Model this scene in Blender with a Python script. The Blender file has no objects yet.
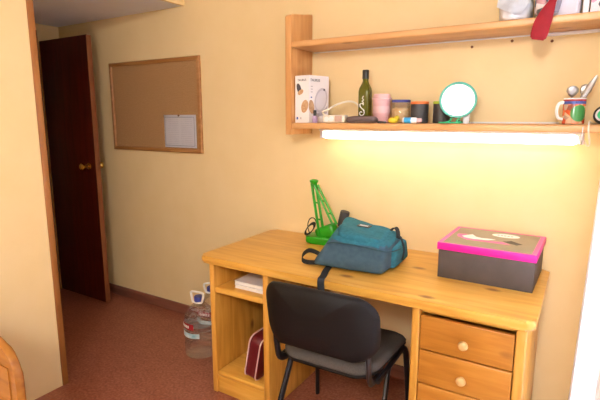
import bpy, bmesh, math, random
from mathutils import Vector, Matrix
random.seed(7)
PI = math.pi
sc = bpy.context.scene
C = sc.collection

# ------------------------------------------------------------------ materials
def lin(h):
    h = h.lstrip('#')
    out = []
    for i in (0, 2, 4):
        c = int(h[i:i+2], 16) / 255
        out.append(c / 12.92 if c <= .04045 else ((c + .055) / 1.055) ** 2.4)
    return (*out, 1)

def base_mat(name, color, rough=.5, metal=0, spec=.5):
    m = bpy.data.materials.new(name); m.use_nodes = True
    b = m.node_tree.nodes['Principled BSDF']
    b.inputs['Base Color'].default_value = lin(color)
    b.inputs['Roughness'].default_value = rough
    b.inputs['Metallic'].default_value = metal
    b.inputs['Specular IOR Level'].default_value = spec
    return m, m.node_tree, b

def N(nt, typ, **kw):
    n = nt.nodes.new(typ)
    for k, v in kw.items():
        if hasattr(n, k): setattr(n, k, v)
        else: n.inputs[k].default_value = v
    return n

def coords(nt, scale=(1, 1, 1), rot=(0, 0, 0)):
    t = N(nt, 'ShaderNodeTexCoord'); mp = N(nt, 'ShaderNodeMapping')
    mp.inputs['Scale'].default_value = scale; mp.inputs['Rotation'].default_value = rot
    nt.links.new(t.outputs['Object'], mp.inputs['Vector'])
    return mp.outputs['Vector']

def ramp(nt, fac, stops):
    r = N(nt, 'ShaderNodeValToRGB')
    e = r.color_ramp.elements
    while len(e) < len(stops): e.new(.5)
    for el, (p, c) in zip(e, stops):
        el.position = p; el.color = lin(c) if isinstance(c, str) else c
    nt.links.new(fac, r.inputs['Fac'])
    return r.outputs['Color']

def mix(nt, fac, a, b):
    m = N(nt, 'ShaderNodeMix', data_type='RGBA')
    nt.links.new(fac, m.inputs['Factor']) if not isinstance(fac, float) else setattr(m.inputs['Factor'], 'default_value', fac)
    for s, v in ((m.inputs[6], a), (m.inputs[7], b)):
        if isinstance(v, str): s.default_value = lin(v)
        else: nt.links.new(v, s)
    return m.outputs[2]

def bump(nt, b, h, strength=.1, dist=.01):
    n = N(nt, 'ShaderNodeBump'); n.inputs['Strength'].default_value = strength; n.inputs['Distance'].default_value = dist
    nt.links.new(h, n.inputs['Height']); nt.links.new(n.outputs['Normal'], b.inputs['Normal'])

def noisy(name, c1, c2, scale=40, rough=.5, bmp=0, detail=3, metal=0, spec=.5):
    m, nt, b = base_mat(name, c1, rough, metal, spec)
    n = N(nt, 'ShaderNodeTexNoise'); n.inputs['Scale'].default_value = scale; n.inputs['Detail'].default_value = detail
    nt.links.new(coords(nt), n.inputs['Vector'])
    nt.links.new(ramp(nt, n.outputs['Fac'], [(.3, c1), (.7, c2)]), b.inputs['Base Color'])
    if bmp: bump(nt, b, n.outputs['Fac'], bmp)
    return m

def wood(name, c_light, c_mid, c_dark, knot, axis='x', rough=.35, knots=True):
    m, nt, b = base_mat(name, c_mid, rough)
    st = {'x': (1.2, 14, 14), 'y': (14, 1.2, 14), 'z': (14, 14, 1.2)}[axis]
    n = N(nt, 'ShaderNodeTexNoise'); n.inputs['Scale'].default_value = 2.2; n.inputs['Detail'].default_value = 4
    n.inputs['Distortion'].default_value = .6
    nt.links.new(coords(nt, st), n.inputs['Vector'])
    col = ramp(nt, n.outputs['Fac'], [(.28, c_dark), (.5, c_mid), (.72, c_light)])
    if knots:
        v = N(nt, 'ShaderNodeTexVoronoi'); v.inputs['Scale'].default_value = 1
        st2 = {'x': (3.6, 7, 7), 'y': (7, 3.6, 7), 'z': (7, 7, 3.6)}[axis]
        nt.links.new(coords(nt, st2), v.inputs['Vector'])
        k = ramp(nt, v.outputs['Distance'], [(.05, (1, 1, 1, 1)), (.15, (0, 0, 0, 1))])
        col = mix(nt, k, col, knot)
    nt.links.new(col, b.inputs['Base Color'])
    bump(nt, b, n.outputs['Fac'], .03, .003)
    return m

def emission(name, color, strength):
    m = bpy.data.materials.new(name); m.use_nodes = True
    nt = m.node_tree; nt.nodes.clear()
    e = N(nt, 'ShaderNodeEmission'); e.inputs['Color'].default_value = lin(color); e.inputs['Strength'].default_value = strength
    o = N(nt, 'ShaderNodeOutputMaterial'); nt.links.new(e.outputs[0], o.inputs[0])
    return m

WALL = '#f1d7a5'
M = {}
M['wall'] = noisy('wall_paint', WALL, '#eed39e', 6, .75, .04, 6, spec=.25)
M['ceiling'] = noisy('ceiling_paint', '#f3f3fc', '#efeff8', 5, .8, spec=.2)
M['pale_wall'] = noisy('pale_wall_paint', '#f1ece2', '#ede7dc', 6, .75, .04, 6, spec=.25)
def floor_mat():
    m, nt, b = base_mat('speckled_floor', '#8f5540', .42)
    n = N(nt, 'ShaderNodeTexNoise'); n.inputs['Scale'].default_value = 75; n.inputs['Detail'].default_value = 3
    nt.links.new(coords(nt), n.inputs['Vector'])
    n2 = N(nt, 'ShaderNodeTexNoise'); n2.inputs['Scale'].default_value = 14; n2.inputs['Detail'].default_value = 3
    nt.links.new(coords(nt), n2.inputs['Vector'])
    c = ramp(nt, n.outputs['Fac'], [(.32, '#743c2a'), (.5, '#94563e'), (.68, '#b07560')])
    c2 = ramp(nt, n2.outputs['Fac'], [(.35, '#884e3a'), (.65, '#a06450')])
    nt.links.new(mix(nt, .4, c, c2), b.inputs['Base Color'])
    return m
M['floor'] = floor_mat()
M['skirting'] = wood('skirting_wood', '#9c6450', '#8a5644', '#78483a', '#3c2018', 'x', .45, False)
M['trim'] = wood('trim_wood', '#ad7440', '#9e6633', '#8e5828', '#7a4a20', 'z', .4, False)
M['door'] = wood('mahogany', '#5a1a10', '#4a120b', '#380b07', '#220604', 'z', .35, False)
M['door_edge'] = wood('door_edge_wood', '#9a5f3a', '#8a5230', '#764324', '#5a3018', 'z', .45, False)
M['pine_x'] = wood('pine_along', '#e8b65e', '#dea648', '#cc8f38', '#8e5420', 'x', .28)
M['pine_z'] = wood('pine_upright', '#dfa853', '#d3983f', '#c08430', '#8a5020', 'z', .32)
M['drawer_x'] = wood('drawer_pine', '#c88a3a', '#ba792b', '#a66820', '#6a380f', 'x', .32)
M['pine_y'] = wood('pine_across', '#e8b562', '#dda44d', '#cc903d', '#985a24', 'y', .32)
M['shelf_x'] = wood('shelf_pine_along', '#e2b078', '#d9a268', '#cb9056', '#9a6230', 'x', .35)
M['shelf_z'] = wood('shelf_pine_upright', '#dfac72', '#d59c60', '#c58a4e', '#94602e', 'z', .35)
M['bed_wood'] = wood('bed_pine', '#b0752f', '#a06626', '#8e561c', '#6a3c14', 'x', .4)
M['knob'] = noisy('knob_wood', '#e2b87c', '#d8ac6c', 30, .35)
M['dark_gap'] = base_mat('drawer_gap', '#3a2410', .8)[0]
M['brass'] = base_mat('brass', '#d8b460', .25, 1)[0]
M['chrome'] = base_mat('chrome', '#c8c8c8', .2, 1)[0]
M['black_metal'] = base_mat('black_enamel', '#15151a', .3)[0]
M['black_plastic'] = noisy('black_plastic', '#100e0f', '#131112', 200, .55, .05, spec=.25)
M['grey_fabric'] = noisy('charcoal_fabric', '#4a4541', '#5a544f', 260, .9, .15, spec=.15)
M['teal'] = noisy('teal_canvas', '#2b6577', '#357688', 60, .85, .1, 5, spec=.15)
M['teal_shaded'] = noisy('shaded_teal_canvas', '#3f586a', '#4a6475', 40, .85, .1, 5, spec=.15)  # same teal cloth, its shaded tone put into the colour
M['teal_seam'] = noisy('dark_teal_seam', '#24434c', '#2a4c56', 60, .85)
M['strap'] = noisy('black_webbing', '#26282c', '#34363a', 300, .85, .1, spec=.2)
M['label_grey'] = base_mat('label_grey', '#cfd3d6', .6)[0]
M['green'] = base_mat('green_enamel', '#1f9412', .3)[0]
M['magenta'] = base_mat('magenta_card', '#e0189c', .45)[0]
M['magenta_edge'] = base_mat('magenta_edge_card', '#ee6fae', .5)[0]
M['box_brown'] = noisy('dark_card', '#4a423f', '#524946', 20, .6)
M['lid_grey'] = noisy('lid_card', '#86806f', '#918a78', 12, .3)
M['white'] = base_mat('white_plastic', '#f4f2ee', .4)[0]
M['white_card'] = noisy('white_card', '#f3eff0', '#efebee', 8, .5)
M['off_white'] = base_mat('cream_plastic', '#efe4d0', .45)[0]
M['paper'] = noisy('paper', '#efe9e4', '#e9e2dc', 90, .8)
M['black'] = base_mat('black_gloss', '#141414', .35)[0]
M['dark_grey'] = noisy('dark_grey_plastic', '#3a3838', '#424040', 80, .5)
M['ink_grey'] = base_mat('grey_ink', '#a29ea8', .7)[0]
M['ink_dark'] = base_mat('dark_ink', '#4a4a55', .7)[0]
M['ink_blue'] = base_mat('blue_ink', '#3f5fa8', .7)[0]
M['tan_print'] = noisy('tan_print', '#d9b48c', '#b98a60', 90, .6)
M['lilac'] = base_mat('lilac_liquid', '#b79cc4', .3)[0]
M['pink'] = base_mat('pink_plastic', '#e9b4b6', .45)[0]
M['pink_light'] = base_mat('pale_pink_plastic', '#efc2c3', .4)[0]
M['orange'] = base_mat('orange_plastic', '#ef7d3a', .4)[0]
M['lime'] = base_mat('lime_plastic', '#b9d23a', .4)[0]
M['navy'] = base_mat('navy_plastic', '#39408e', .4)[0]
M['yellow'] = noisy('yellow_sponge', '#ecd23a', '#e0c22c', 50, .7, .2)
M['sky'] = base_mat('sky_blue_plastic', '#3fa4d8', .4)[0]
M['turquoise'] = base_mat('turquoise_plastic', '#27a58e', .35)[0]
M['mint'] = base_mat('mint_plastic', '#35c489', .4)[0]
M['bag_white'] = noisy('white_polythene', '#f4f4f6', '#eeeef2', 25, .45, .4)
M['mirror'] = base_mat('mirror_silver', '#f4f8fb', .03, 1)[0]
M['pouch'] = noisy('brown_leatherette', '#665350', '#715e5a', 60, .55, .1)
M['red_cloth'] = noisy('red_cloth', '#8e0618', '#9a0a1e', 60, .75, .1)
M['red_leather'] = noisy('oxblood_leather', '#5c1218', '#66161c', 50, .4, .08)
M['piping'] = base_mat('pale_piping', '#d8b8b0', .5)[0]
M['pale_plastic'] = base_mat('pale_lilac_plastic', '#dcd6e0', .35)[0]
M['grey_rubber'] = base_mat('grey_rubber', '#8f8a98', .6)[0]
M['steel'] = base_mat('brushed_steel', '#a8a29c', .35, 1)[0]
M['bin'] = noisy('grey_bin', '#5a5450', '#66605a', 30, .5)
M['tube'] = emission('lit_fluorescent_tube', '#fff2d2', 10)
M['flash_glow'] = emission('flash_globe_glow', '#fffcf6', 126)  # glow of the added globe that replaces bounced flash
M['screw'] = base_mat('rust_screw', '#7a4a28', .5)[0]

def cork_mat():
    m, nt, b = base_mat('cork', '#b98a5e', .9, spec=.1)
    n = N(nt, 'ShaderNodeTexNoise'); n.inputs['Scale'].default_value = 190; n.inputs['Detail'].default_value = 2
    nt.links.new(coords(nt), n.inputs['Vector'])
    nt.links.new(ramp(nt, n.outputs['Fac'], [(.3, '#96704a'), (.5, '#ab845a'), (.7, '#ba9468')]), b.inputs['Base Color'])
    return m
M['cork'] = cork_mat()

def glass(name, color, rough=.05, trans=1., alpha=1.):
    m, nt, b = base_mat(name, color, rough)
    b.inputs['Transmission Weight'].default_value = trans
    b.inputs['IOR'].default_value = 1.4
    b.inputs['Alpha'].default_value = alpha
    return m
M['olive_glass'] = glass('olive_glass', '#6a6818', .12, .35)
M['clear_jar'] = glass('clear_jar', '#f4ece0', .08, .9, .55)
M['clear_pet'] = glass('clear_bottle_plastic', '#ffffff', .05, .93, .36)
M['spice'] = noisy('amber_contents', '#f0d6a0', '#dcb078', 60, .8)

def curtain_mat():
    m, nt, b = base_mat('white_curtain_cloth', '#fbfbfd', .9, spec=.1)
    tr = N(nt, 'ShaderNodeBsdfTranslucent'); tr.inputs['Color'].default_value = lin('#fafbff')
    mx = N(nt, 'ShaderNodeMixShader'); mx.inputs[0].default_value = .6
    w = N(nt, 'ShaderNodeTexNoise'); w.inputs['Scale'].default_value = 300
    nt.links.new(coords(nt), w.inputs['Vector']); bump(nt, b, w.outputs['Fac'], .05)
    nt.links.new(b.outputs[0], mx.inputs[1]); nt.links.new(tr.outputs[0], mx.inputs[2])
    nt.links.new(mx.outputs[0], nt.nodes['Material Output'].inputs[0])
    return m
M['curtain'] = curtain_mat()

def bag_mat():
    m, nt, b = base_mat('printed_carrier_bag', '#ffffff', .4)
    v = N(nt, 'ShaderNodeTexVoronoi'); v.inputs['Scale'].default_value = 42
    nt.links.new(coords(nt), v.inputs['Vector'])
    sep = N(nt, 'ShaderNodeSeparateColor'); nt.links.new(v.outputs['Color'], sep.inputs[0])
    c = ramp(nt, sep.outputs[0], [(.0, '#7a5a48'), (.25, '#2f7f8e'), (.4, '#e8e4e0'), (.6, '#8a8a50'), (.8, '#e9d8d0'), (1, '#b8787a')])
    nt.links.new(c, b.inputs['Base Color'])
    return m
M['print_bag'] = bag_mat()

def pink_print():
    m, nt, b = base_mat('pink_printed_card', '#ffffff', .4)
    v = N(nt, 'ShaderNodeTexVoronoi'); v.inputs['Scale'].default_value = 48
    nt.links.new(coords(nt), v.inputs['Vector'])
    sep = N(nt, 'ShaderNodeSeparateColor'); nt.links.new(v.outputs['Color'], sep.inputs[0])
    c = ramp(nt, sep.outputs[0], [(.0, '#f2dfe4'), (.5, '#f5e8ec'), (.62, '#e58aa4'), (.8, '#f0d6dc'), (.93, '#5a5560')])
    nt.links.new(c, b.inputs['Base Color'])
    return m
M['pink_print'] = pink_print()

def mug_mat():
    # abstract bright print: colour patches with a round green spot
    m, nt, b = base_mat('printed_ceramic', '#ffffff', .2)
    v = N(nt, 'ShaderNodeTexVoronoi'); v.inputs['Scale'].default_value = 40
    nt.links.new(coords(nt), v.inputs['Vector'])
    sep = N(nt, 'ShaderNodeSeparateColor'); nt.links.new(v.outputs['Color'], sep.inputs[0])
    c = ramp(nt, sep.outputs[0], [(.0, '#d2402a'), (.3, '#e8763a'), (.5, '#f0d8b8'), (.68, '#8a3a2c'), (.85, '#e0b890')])
    t = N(nt, 'ShaderNodeTexCoord'); sx = N(nt, 'ShaderNodeSeparateXYZ'); nt.links.new(t.outputs['Object'], sx.inputs[0])
    blue = ramp(nt, sx.outputs[2], [(.079, (0, 0, 0, 1)), (.081, (1, 1, 1, 1))])
    c = mix(nt, blue, c, '#4f62a8')
    red = ramp(nt, sx.outputs[2], [(.092, (0, 0, 0, 1)), (.093, (1, 1, 1, 1))])
    c = mix(nt, red, c, '#b03a3a')
    d = N(nt, 'ShaderNodeVectorMath', operation='DISTANCE'); d.inputs[1].default_value = (.022, -.036, .044)
    nt.links.new(t.outputs['Object'], d.inputs[0])
    g = ramp(nt, d.outputs['Value'], [(.032, (1, 1, 1, 1)), (.034, (0, 0, 0, 1))])
    c = mix(nt, g, c, '#4f9a52')
    nt.links.new(c, b.inputs['Base Color'])
    return m
M['mug'] = mug_mat()

def page_mat():
    m, nt, b = base_mat('printed_sheet', '#e9e4e8', .8, spec=.1)
    t = N(nt, 'ShaderNodeTexCoord'); s = N(nt, 'ShaderNodeSeparateXYZ'); nt.links.new(t.outputs['Object'], s.inputs[0])
    w = N(nt, 'ShaderNodeMath', operation='SINE'); mu = N(nt, 'ShaderNodeMath', operation='MULTIPLY'); mu.inputs[1].default_value = 2 * PI / .0125
    nt.links.new(s.outputs[2], mu.inputs[0]); nt.links.new(mu.outputs[0], w.inputs[0])
    n = N(nt, 'ShaderNodeTexNoise'); n.inputs['Scale'].default_value = 1; n.inputs['Detail'].default_value = 2
    nt.links.new(coords(nt, (60, 1, 22)), n.inputs['Vector'])
    p = N(nt, 'ShaderNodeMath', operation='MULTIPLY'); nt.links.new(w.outputs[0], p.inputs[0]); nt.links.new(n.outputs['Fac'], p.inputs[1])
    # keep the lettering inside the two columns
    ax = N(nt, 'ShaderNodeMath', operation='ABSOLUTE'); nt.links.new(s.outputs[0], ax.inputs[0])
    a1 = N(nt, 'ShaderNodeMath', operation='GREATER_THAN'); a1.inputs[1].default_value = .012; nt.links.new(ax.outputs[0], a1.inputs[0])
    a2 = N(nt, 'ShaderNodeMath', operation='LESS_THAN'); a2.inputs[1].default_value = .115; nt.links.new(ax.outputs[0], a2.inputs[0])
    q = N(nt, 'ShaderNodeMath', operation='MULTIPLY'); nt.links.new(a1.outputs[0], q.inputs[0]); nt.links.new(a2.outputs[0], q.inputs[1])
    q2 = N(nt, 'ShaderNodeMath', operation='MULTIPLY'); nt.links.new(q.outputs[0], q2.inputs[0]); nt.links.new(p.outputs[0], q2.inputs[1])
    f = ramp(nt, q2.outputs[0], [(.2, (0, 0, 0, 1)), (.5, (.22, .22, .22, 1))])
    nt.links.new(mix(nt, f, '#f6f2f6', '#9a95a8'), b.inputs['Base Color'])
    return m
M['page'] = page_mat()

# ------------------------------------------------------------------ mesh helpers
def box(bm, x0, x1, y0, y1, z0, z1, bev=0., seg=2, rot=None, piv=None):
    r = bmesh.ops.create_cube(bm, size=1)
    vs = r['verts']
    bmesh.ops.scale(bm, vec=(abs(x1-x0), abs(y1-y0), abs(z1-z0)), verts=vs)
    bmesh.ops.translate(bm, vec=((x0+x1)/2, (y0+y1)/2, (z0+z1)/2), verts=vs)
    if bev:
        es = list({e for v in vs for e in v.link_edges})
        g = bmesh.ops.bevel(bm, geom=es, offset=bev, segments=seg, profile=.5, affect='EDGES')
        vs = list({v for f in g['faces'] for v in f.verts} | {v for v in vs if v.is_valid})
    if rot is not None:
        bmesh.ops.rotate(bm, cent=piv or ((x0+x1)/2, (y0+y1)/2, (z0+z1)/2), matrix=rot, verts=vs)
    return vs

def rrect(w, d, r, n=6):
    pts = []
    for cx, cy, a0 in ((w/2-r, d/2-r, 0), (-w/2+r, d/2-r, PI/2), (-w/2+r, -d/2+r, PI), (w/2-r, -d/2+r, 1.5*PI)):
        for i in range(n+1):
            a = a0 + PI/2*i/n
            pts.append((cx + r*math.cos(a), cy + r*math.sin(a)))
    return pts

def rings(bm, rs, cap0=True, cap1=True, closed=True):
    """loft through rings of 3D points"""
    vr = [[bm.verts.new(p) for p in r] for r in rs]
    n = len(vr[0])
    for a, b in zip(vr, vr[1:]):
        for i in range(n if closed else n-1):
            j = (i+1) % n
            try: bm.faces.new((a[i], a[j], b[j], b[i]))
            except ValueError: pass
    if cap0 and closed: bm.faces.new(list(reversed(vr[0])))
    if cap1 and closed: bm.faces.new(vr[-1])
    return vr

def pad(bm, outline, prof, fn):
    """closed cushion-like body: prof is a list of (scale or inset, height) from one side to the other"""
    return rings(bm, [[fn(x*s, y*s, h) for x, y in outline] for s, h in prof])

def lathe(bm, prof, c=(0, 0, 0), seg=24, mat=None, cap0=True, cap1=True, sx=1, sy=1):
    rs = []
    for r, z in prof:
        ring = []
        for i in range(seg):
            a = 2*PI*i/seg
            p = Vector((r*math.cos(a)*sx, r*math.sin(a)*sy, z))
            if mat is not None: p = mat @ p
            ring.append(p + Vector(c))
        rs.append(ring)
    return rings(bm, rs, cap0, cap1)

def smooth_path(pts, n=6):
    pts = [Vector(p) for p in pts]
    if len(pts) < 3: return pts
    out = []
    P = [pts[0]*2-pts[1]] + pts + [pts[-1]*2-pts[-2]]
    for i in range(1, len(P)-2):
        a, b, c, d = P[i-1:i+3]
        for k in range(n):
            t = k/n
            out.append(.5*((2*b) + (c-a)*t + (2*a-5*b+4*c-d)*t*t + (3*b-a-3*c+d)*t**3))
    out.append(pts[-1])
    return out

def tube(bm, pts, r, seg=8, smooth=True, n=6, flat=1.):
    ps = smooth_path(pts, n) if smooth else [Vector(p) for p in pts]
    rs = []
    prev = None
    for i, p in enumerate(ps):
        t = (ps[min(i+1, len(ps)-1)] - ps[max(i-1, 0)]).normalized()
        if prev is None:
            up = Vector((0, 0, 1)) if abs(t.z) < .9 else Vector((1, 0, 0))
            a = t.cross(up).normalized()
        else:
            a = (prev - t*prev.dot(t)).normalized()
        prev = a
        b = t.cross(a)
        rr = r(i/(len(ps)-1)) if callable(r) else r
        rs.append([p + a*math.cos(2*PI*k/seg)*rr + b*math.sin(2*PI*k/seg)*rr*flat for k in range(seg)])
    rings(bm, rs)

def ribbon(bm, pts, wdir, width, th=.003, n=6):
    ps = smooth_path(pts, n)
    rs = []
    for i, p in enumerate(ps):
        t = (ps[min(i+1, len(ps)-1)] - ps[max(i-1, 0)]).normalized()
        w = Vector(wdir(i/(len(ps)-1)) if callable(wdir) else wdir)
        w = (w - t*w.dot(t)).normalized()
        nn = t.cross(w)
        rs.append([p + w*width/2 + nn*th/2, p - w*width/2 + nn*th/2, p - w*width/2 - nn*th/2, p + w*width/2 - nn*th/2])
    rings(bm, rs)

def prism(bm, pts2, z0, z1, bev=0, seg=3):
    vr = rings(bm, [[(x, y, z0) for x, y in pts2], [(x, y, z1) for x, y in pts2]])
    if bev:
        es = {e for r in vr for v in r for e in v.link_edges if abs(e.verts[0].co.z - e.verts[1].co.z) < 1e-6}
        bmesh.ops.bevel(bm, geom=list(es), offset=bev, segments=seg, profile=.5, affect='EDGES')

ORG = {}
def thing(name, base, label, cat, group=None):
    o = bpy.data.objects.new(name, None); C.objects.link(o)
    o.location = base; o.empty_display_size = .05
    o['label'] = label; o['category'] = cat
    if group: o['group'] = group
    ORG[o] = Vector(base)
    return o

def obj(name, bm, mat, parent=None, base=None, smooth=True, angle=40):
    bmesh.ops.recalc_face_normals(bm, faces=bm.faces[:])
    org = ORG[parent] if parent is not None else Vector(base or (0, 0, 0))
    bmesh.ops.translate(bm, vec=-org, verts=bm.verts[:])
    me = bpy.data.meshes.new(name); bm.to_mesh(me); bm.free()
    if smooth:
        for p in me.polygons: p.use_smooth = True
        me.set_sharp_from_angle(angle=math.radians(angle))
    me.materials.append(M[mat] if isinstance(mat, str) else mat)
    o = bpy.data.objects.new(name, me); C.objects.link(o)
    if parent is not None: o.parent = parent
    else: o.location = org
    ORG[o] = org
    return o

def tag(o, label, cat, group=None):
    o['label'] = label; o['category'] = cat
    if group: o['group'] = group
    return o

def struct(name, bm, mat, parent=None, label=None, base=None):
    o = obj(name, bm, mat, parent, base)
    if parent is None:
        o['kind'] = 'structure'
        if label: o['label'] = label
    return o
B = bmesh.new

def text(name, body, size, mat, parent, loc, rot, ext=.0004):
    cu = bpy.data.curves.new(name, 'FONT'); cu.body = body; cu.size = size; cu.extrude = ext
    cu.align_x = 'LEFT'
    cu.materials.append(M[mat])
    tmp = bpy.data.objects.new(name, cu); C.objects.link(tmp); bpy.context.view_layer.update()
    me = bpy.data.meshes.new_from_object(tmp.evaluated_get(bpy.context.evaluated_depsgraph_get()))
    bpy.data.objects.remove(tmp); bpy.data.curves.remove(cu)
    me.materials.clear(); me.materials.append(M[mat])
    o = bpy.data.objects.new(name, me); C.objects.link(o)
    o.parent = parent; o.location = Vector(loc) - ORG[parent]; o.rotation_euler = rot
    return o

# ------------------------------------------------------------------ the setting
RX, LX, CZ, FY = 1.72, -.70, 2.5, -4.2     # right wall, left wall, ceiling, wall behind the camera
HX, HZ, HY = -2.10, 2.15, -1.0              # hallway end wall, hallway ceiling, hallway side
bm = B(); box(bm, HX-1.2, 3.0, FY-.1, .1, -.08, 0); struct('floor', bm, 'floor', label='reddish brown speckled floor')
bm = B(); box(bm, HX-1.2, RX+.12, 0, .1, 0, CZ); struct('wall_back', bm, 'wall', label='yellow wall behind the desk and shelf')
bm = B()
box(bm, LX-.1, LX, FY, HY-.03, 0, CZ)
box(bm, LX-.02, LX, HY-.03, 0, HZ, CZ)
box(bm, HX, LX-.1, HY-.1, HY, 0, HZ)
struct('wall_left', bm, 'wall', label='yellow wall at the left, ending at the wooden corner trim')
bm = B(); box(bm, LX, 3.0, FY, .1, CZ, CZ+.08); struct('ceiling', bm, 'ceiling')
bm = B(); box(bm, HX-1.2, LX-.1, HY-.1, 0, HZ, HZ+.05); box(bm, LX-.1, LX-.02, HY-.03, 0, HZ, HZ+.05); struct('ceiling_hallway', bm, 'ceiling', label='low grey white hallway ceiling')
# hallway end wall with the doorway
DY0, DY1, DZ = -.93, -.20, 2.05
bm = B()
box(bm, HX-.1, HX, DY1, 0, 0, HZ); box(bm, HX-.1, HX, HY-.1, DY0, 0, HZ); box(bm, HX-.1, HX, DY0, DY1, DZ, HZ)
struct('wall_hallway', bm, 'wall')
bm = B(); box(bm, HX-1.2, HX-1.1, HY-.1, 0, 0, HZ); box(bm, HX-1.1, HX-.1, HY-.2, HY-.1, 0, HZ); struct('wall_corridor', bm, 'wall')
# right wall with an added window to backlight the curtain, then the room widens
WY0, WY1, WZ = -1.5, -.28, 2.2
bm = B()
box(bm, RX, RX+.12, WY1, 0, 0, CZ); box(bm, RX, RX+.12, -1.75, WY0, 0, CZ); box(bm, RX, RX+.12, WY0, WY1, WZ, CZ)
box(bm, RX+.12, 3.0, -1.75, -1.65, 0, CZ); box(bm, 2.9, 3.0, FY, -1.75, 0, CZ)
struct('wall_right', bm, 'wall')
bm = B(); box(bm, LX-.1, 3.0, FY-.1, FY, 0, CZ); struct('wall_front', bm, 'pale_wall')
bm = B()
for a, b_ in ((WY0, WY0+.05), (WY1-.05, WY1)): box(bm, RX+.03, RX+.09, a, b_, 0, WZ, .004)
box(bm, RX+.03, RX+.09, WY0+.05, WY1-.05, WZ-.05, WZ, .004); box(bm, RX+.03, RX+.09, WY0+.05, WY1-.05, .0, .08, .004)
win = struct('added_window_1', bm, 'white', label='frame of the added, unseen window that backlights the white curtain')
bm = B(); box(bm, RX+.055, RX+.061, WY0+.05, WY1-.05, .08, WZ-.05); struct('pane', bm, glass('added_window_glass', '#ffffff', .0, 1, .25), win)
# skirting
bm = B(); box(bm, HX, RX, -.012, 0, 0, .077, .003); struct('baseboard_back', bm, 'skirting', label='dark reddish skirting along the yellow wall')
# wooden corner trim at the end of the left wall
bm = B(); box(bm, LX-.108, LX+.006, HY-.032, HY+.001, 0, HZ, .004); struct('trim_1', bm, 'trim', label='wooden trim on the end of the left wall')
# door frame
bm = B()
box(bm, HX-.11, HX+.02, DY1-.03, DY1+.012, 0, DZ+.05, .004)
box(bm, HX-.11, HX+.02, DY0-.05, DY0+.03, 0, DZ+.05, .004)
box(bm, HX-.11, HX+.02, DY0+.03, DY1-.03, DZ-.02, DZ+.05, .004)
struct('trim_2', bm, 'door', label='dark door frame at the end of the hallway')
# the door, open flat along the wall
DX0, DX1 = HX+.03, -1.488
bm = B(); box(bm, DX0, DX1, -.185, -.148, .012, 2.015, .002)
door = struct('door_1', bm, 'door', label='dark mahogany door standing open along the yellow wall', base=(DX0, -.165, .012))
bm = B(); box(bm, DX1, DX1+.006, -.186, -.147, .012, 2.015, .001); struct('edge_strip', bm, 'door_edge', door)
def handle(s, y):
    bm = B()
    R = Matrix.Rotation(PI/2*s, 3, 'X')
    lathe(bm, [(.026, 0), (.026, .005), (.022, .008), (.010, .010), (.010, .035), (.020, .040), (.027, .052), (.026, .066), (.016, .075), (.004, .077)], (DX1-.075, y, 1.075), 20, R)
    struct('handle', bm, 'brass', door)
handle(1, -.185); handle(-1, -.148)

# ------------------------------------------------------------------ curtain
bm = B()
NY, NZ = 132, 14
grid = []
for k in range(2):
    for j in range(NZ+1):
        z = .03 + 2.36*j/NZ
        row = []
        for i in range(NY+1):
            t = i/NY
            y = -.26 - 1.42*t
            x = 1.642 + .026*(z-.31) + .006*(1-math.cos(t*2*PI*11))*(1-.3*z/2.4) + .006*math.sin(t*14) + (.0016 if k else 0)
            row.append(bm.verts.new((x, y, z)))
        grid.append(row)
for k in range(2):
    for j in range(NZ):
        for i in range(NY):
            a, b_ = grid[k*(NZ+1)+j], grid[k*(NZ+1)+j+1]
            bm.faces.new((a[i], a[i+1], b_[i+1], b_[i]))
cur = thing('curtain', (1.67, -.5, .03), 'white curtain hanging at the right edge beside the desk', 'curtain')
obj('curtain_cloth', bm, 'curtain', cur, angle=80)
bm = B(); tube(bm, [(1.70, -.02, 2.395), (1.70, -1.72, 2.395)], .010, 10, False)
lathe(bm, [(.004, 0), (.016, .004), (.020, .016), (.014, .028), (.003, .032)], (1.70, -1.72, 2.395), 14, Matrix.Rotation(PI/2, 3, 'X'))
obj('curtain_rod', bm, 'white', cur)

# ------------------------------------------------------------------ added globe light standing in for bounced flash (above and behind the camera)
LP = (1.60, -3.40)
t = thing('flash_globe', (*LP, CZ), 'added round white globe in place of bounced flash, unseen behind the camera', 'lamp')
bm = B(); lathe(bm, [(.07, 0), (.07, -.02), (.02, -.035), (.012, -.036), (.03, -.04), (.055, -.045), (.055, -.062), (.03, -.066)], (*LP, CZ), 32); obj('globe_stem', bm, 'white', t)
bm = B(); lathe(bm, [(.02, -.062)] + [(.17*math.sin(a*PI/14), -.22+.17*math.cos(a*PI/14)) for a in range(2, 14)] + [(.004, -.39)], (*LP, CZ), 32); obj('diffuser', bm, 'flash_glow', t)

# ------------------------------------------------------------------ noticeboard
nb = thing('noticeboard', (-1.03, 0, 1.197), 'cork noticeboard in a thin wooden frame on the yellow wall', 'noticeboard')
X0, X1, Z0, Z1 = -1.483, -.5765, 1.197, 1.831
bm = B(); box(bm, X0+.02, X1-.02, -.010, -.001, Z0+.02, Z1-.02); obj('cork_panel', bm, 'cork', nb)
M['frame'] = wood('noticeboard_frame_wood', '#b98450', '#a8743f', '#976430', '#7a4a20', 'x', .4, False)
bm = B()
def mitre(x0, z0, x1, z1, w):
    prof = [(0, -.001), (0, -.016), (.004, -.020), (w-.004, -.020), (w, -.016), (w, -.001)]
    rs = []
    for (px, pz, sx, sz) in ((x0, z0, 1, 1), (x1, z0, -1, 1), (x1, z1, -1, -1), (x0, z1, 1, -1), (x0, z0, 1, 1)):
        rs.append([(px+sx*u, v, pz+sz*u) for u, v in prof])
    rings(bm, rs, False, False)
mitre(X0, Z0, X1, Z1, .028)
bmesh.ops.remove_doubles(bm, verts=bm.verts[:], dist=1e-5)
obj('frame', bm, 'frame', nb, smooth=False)
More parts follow.
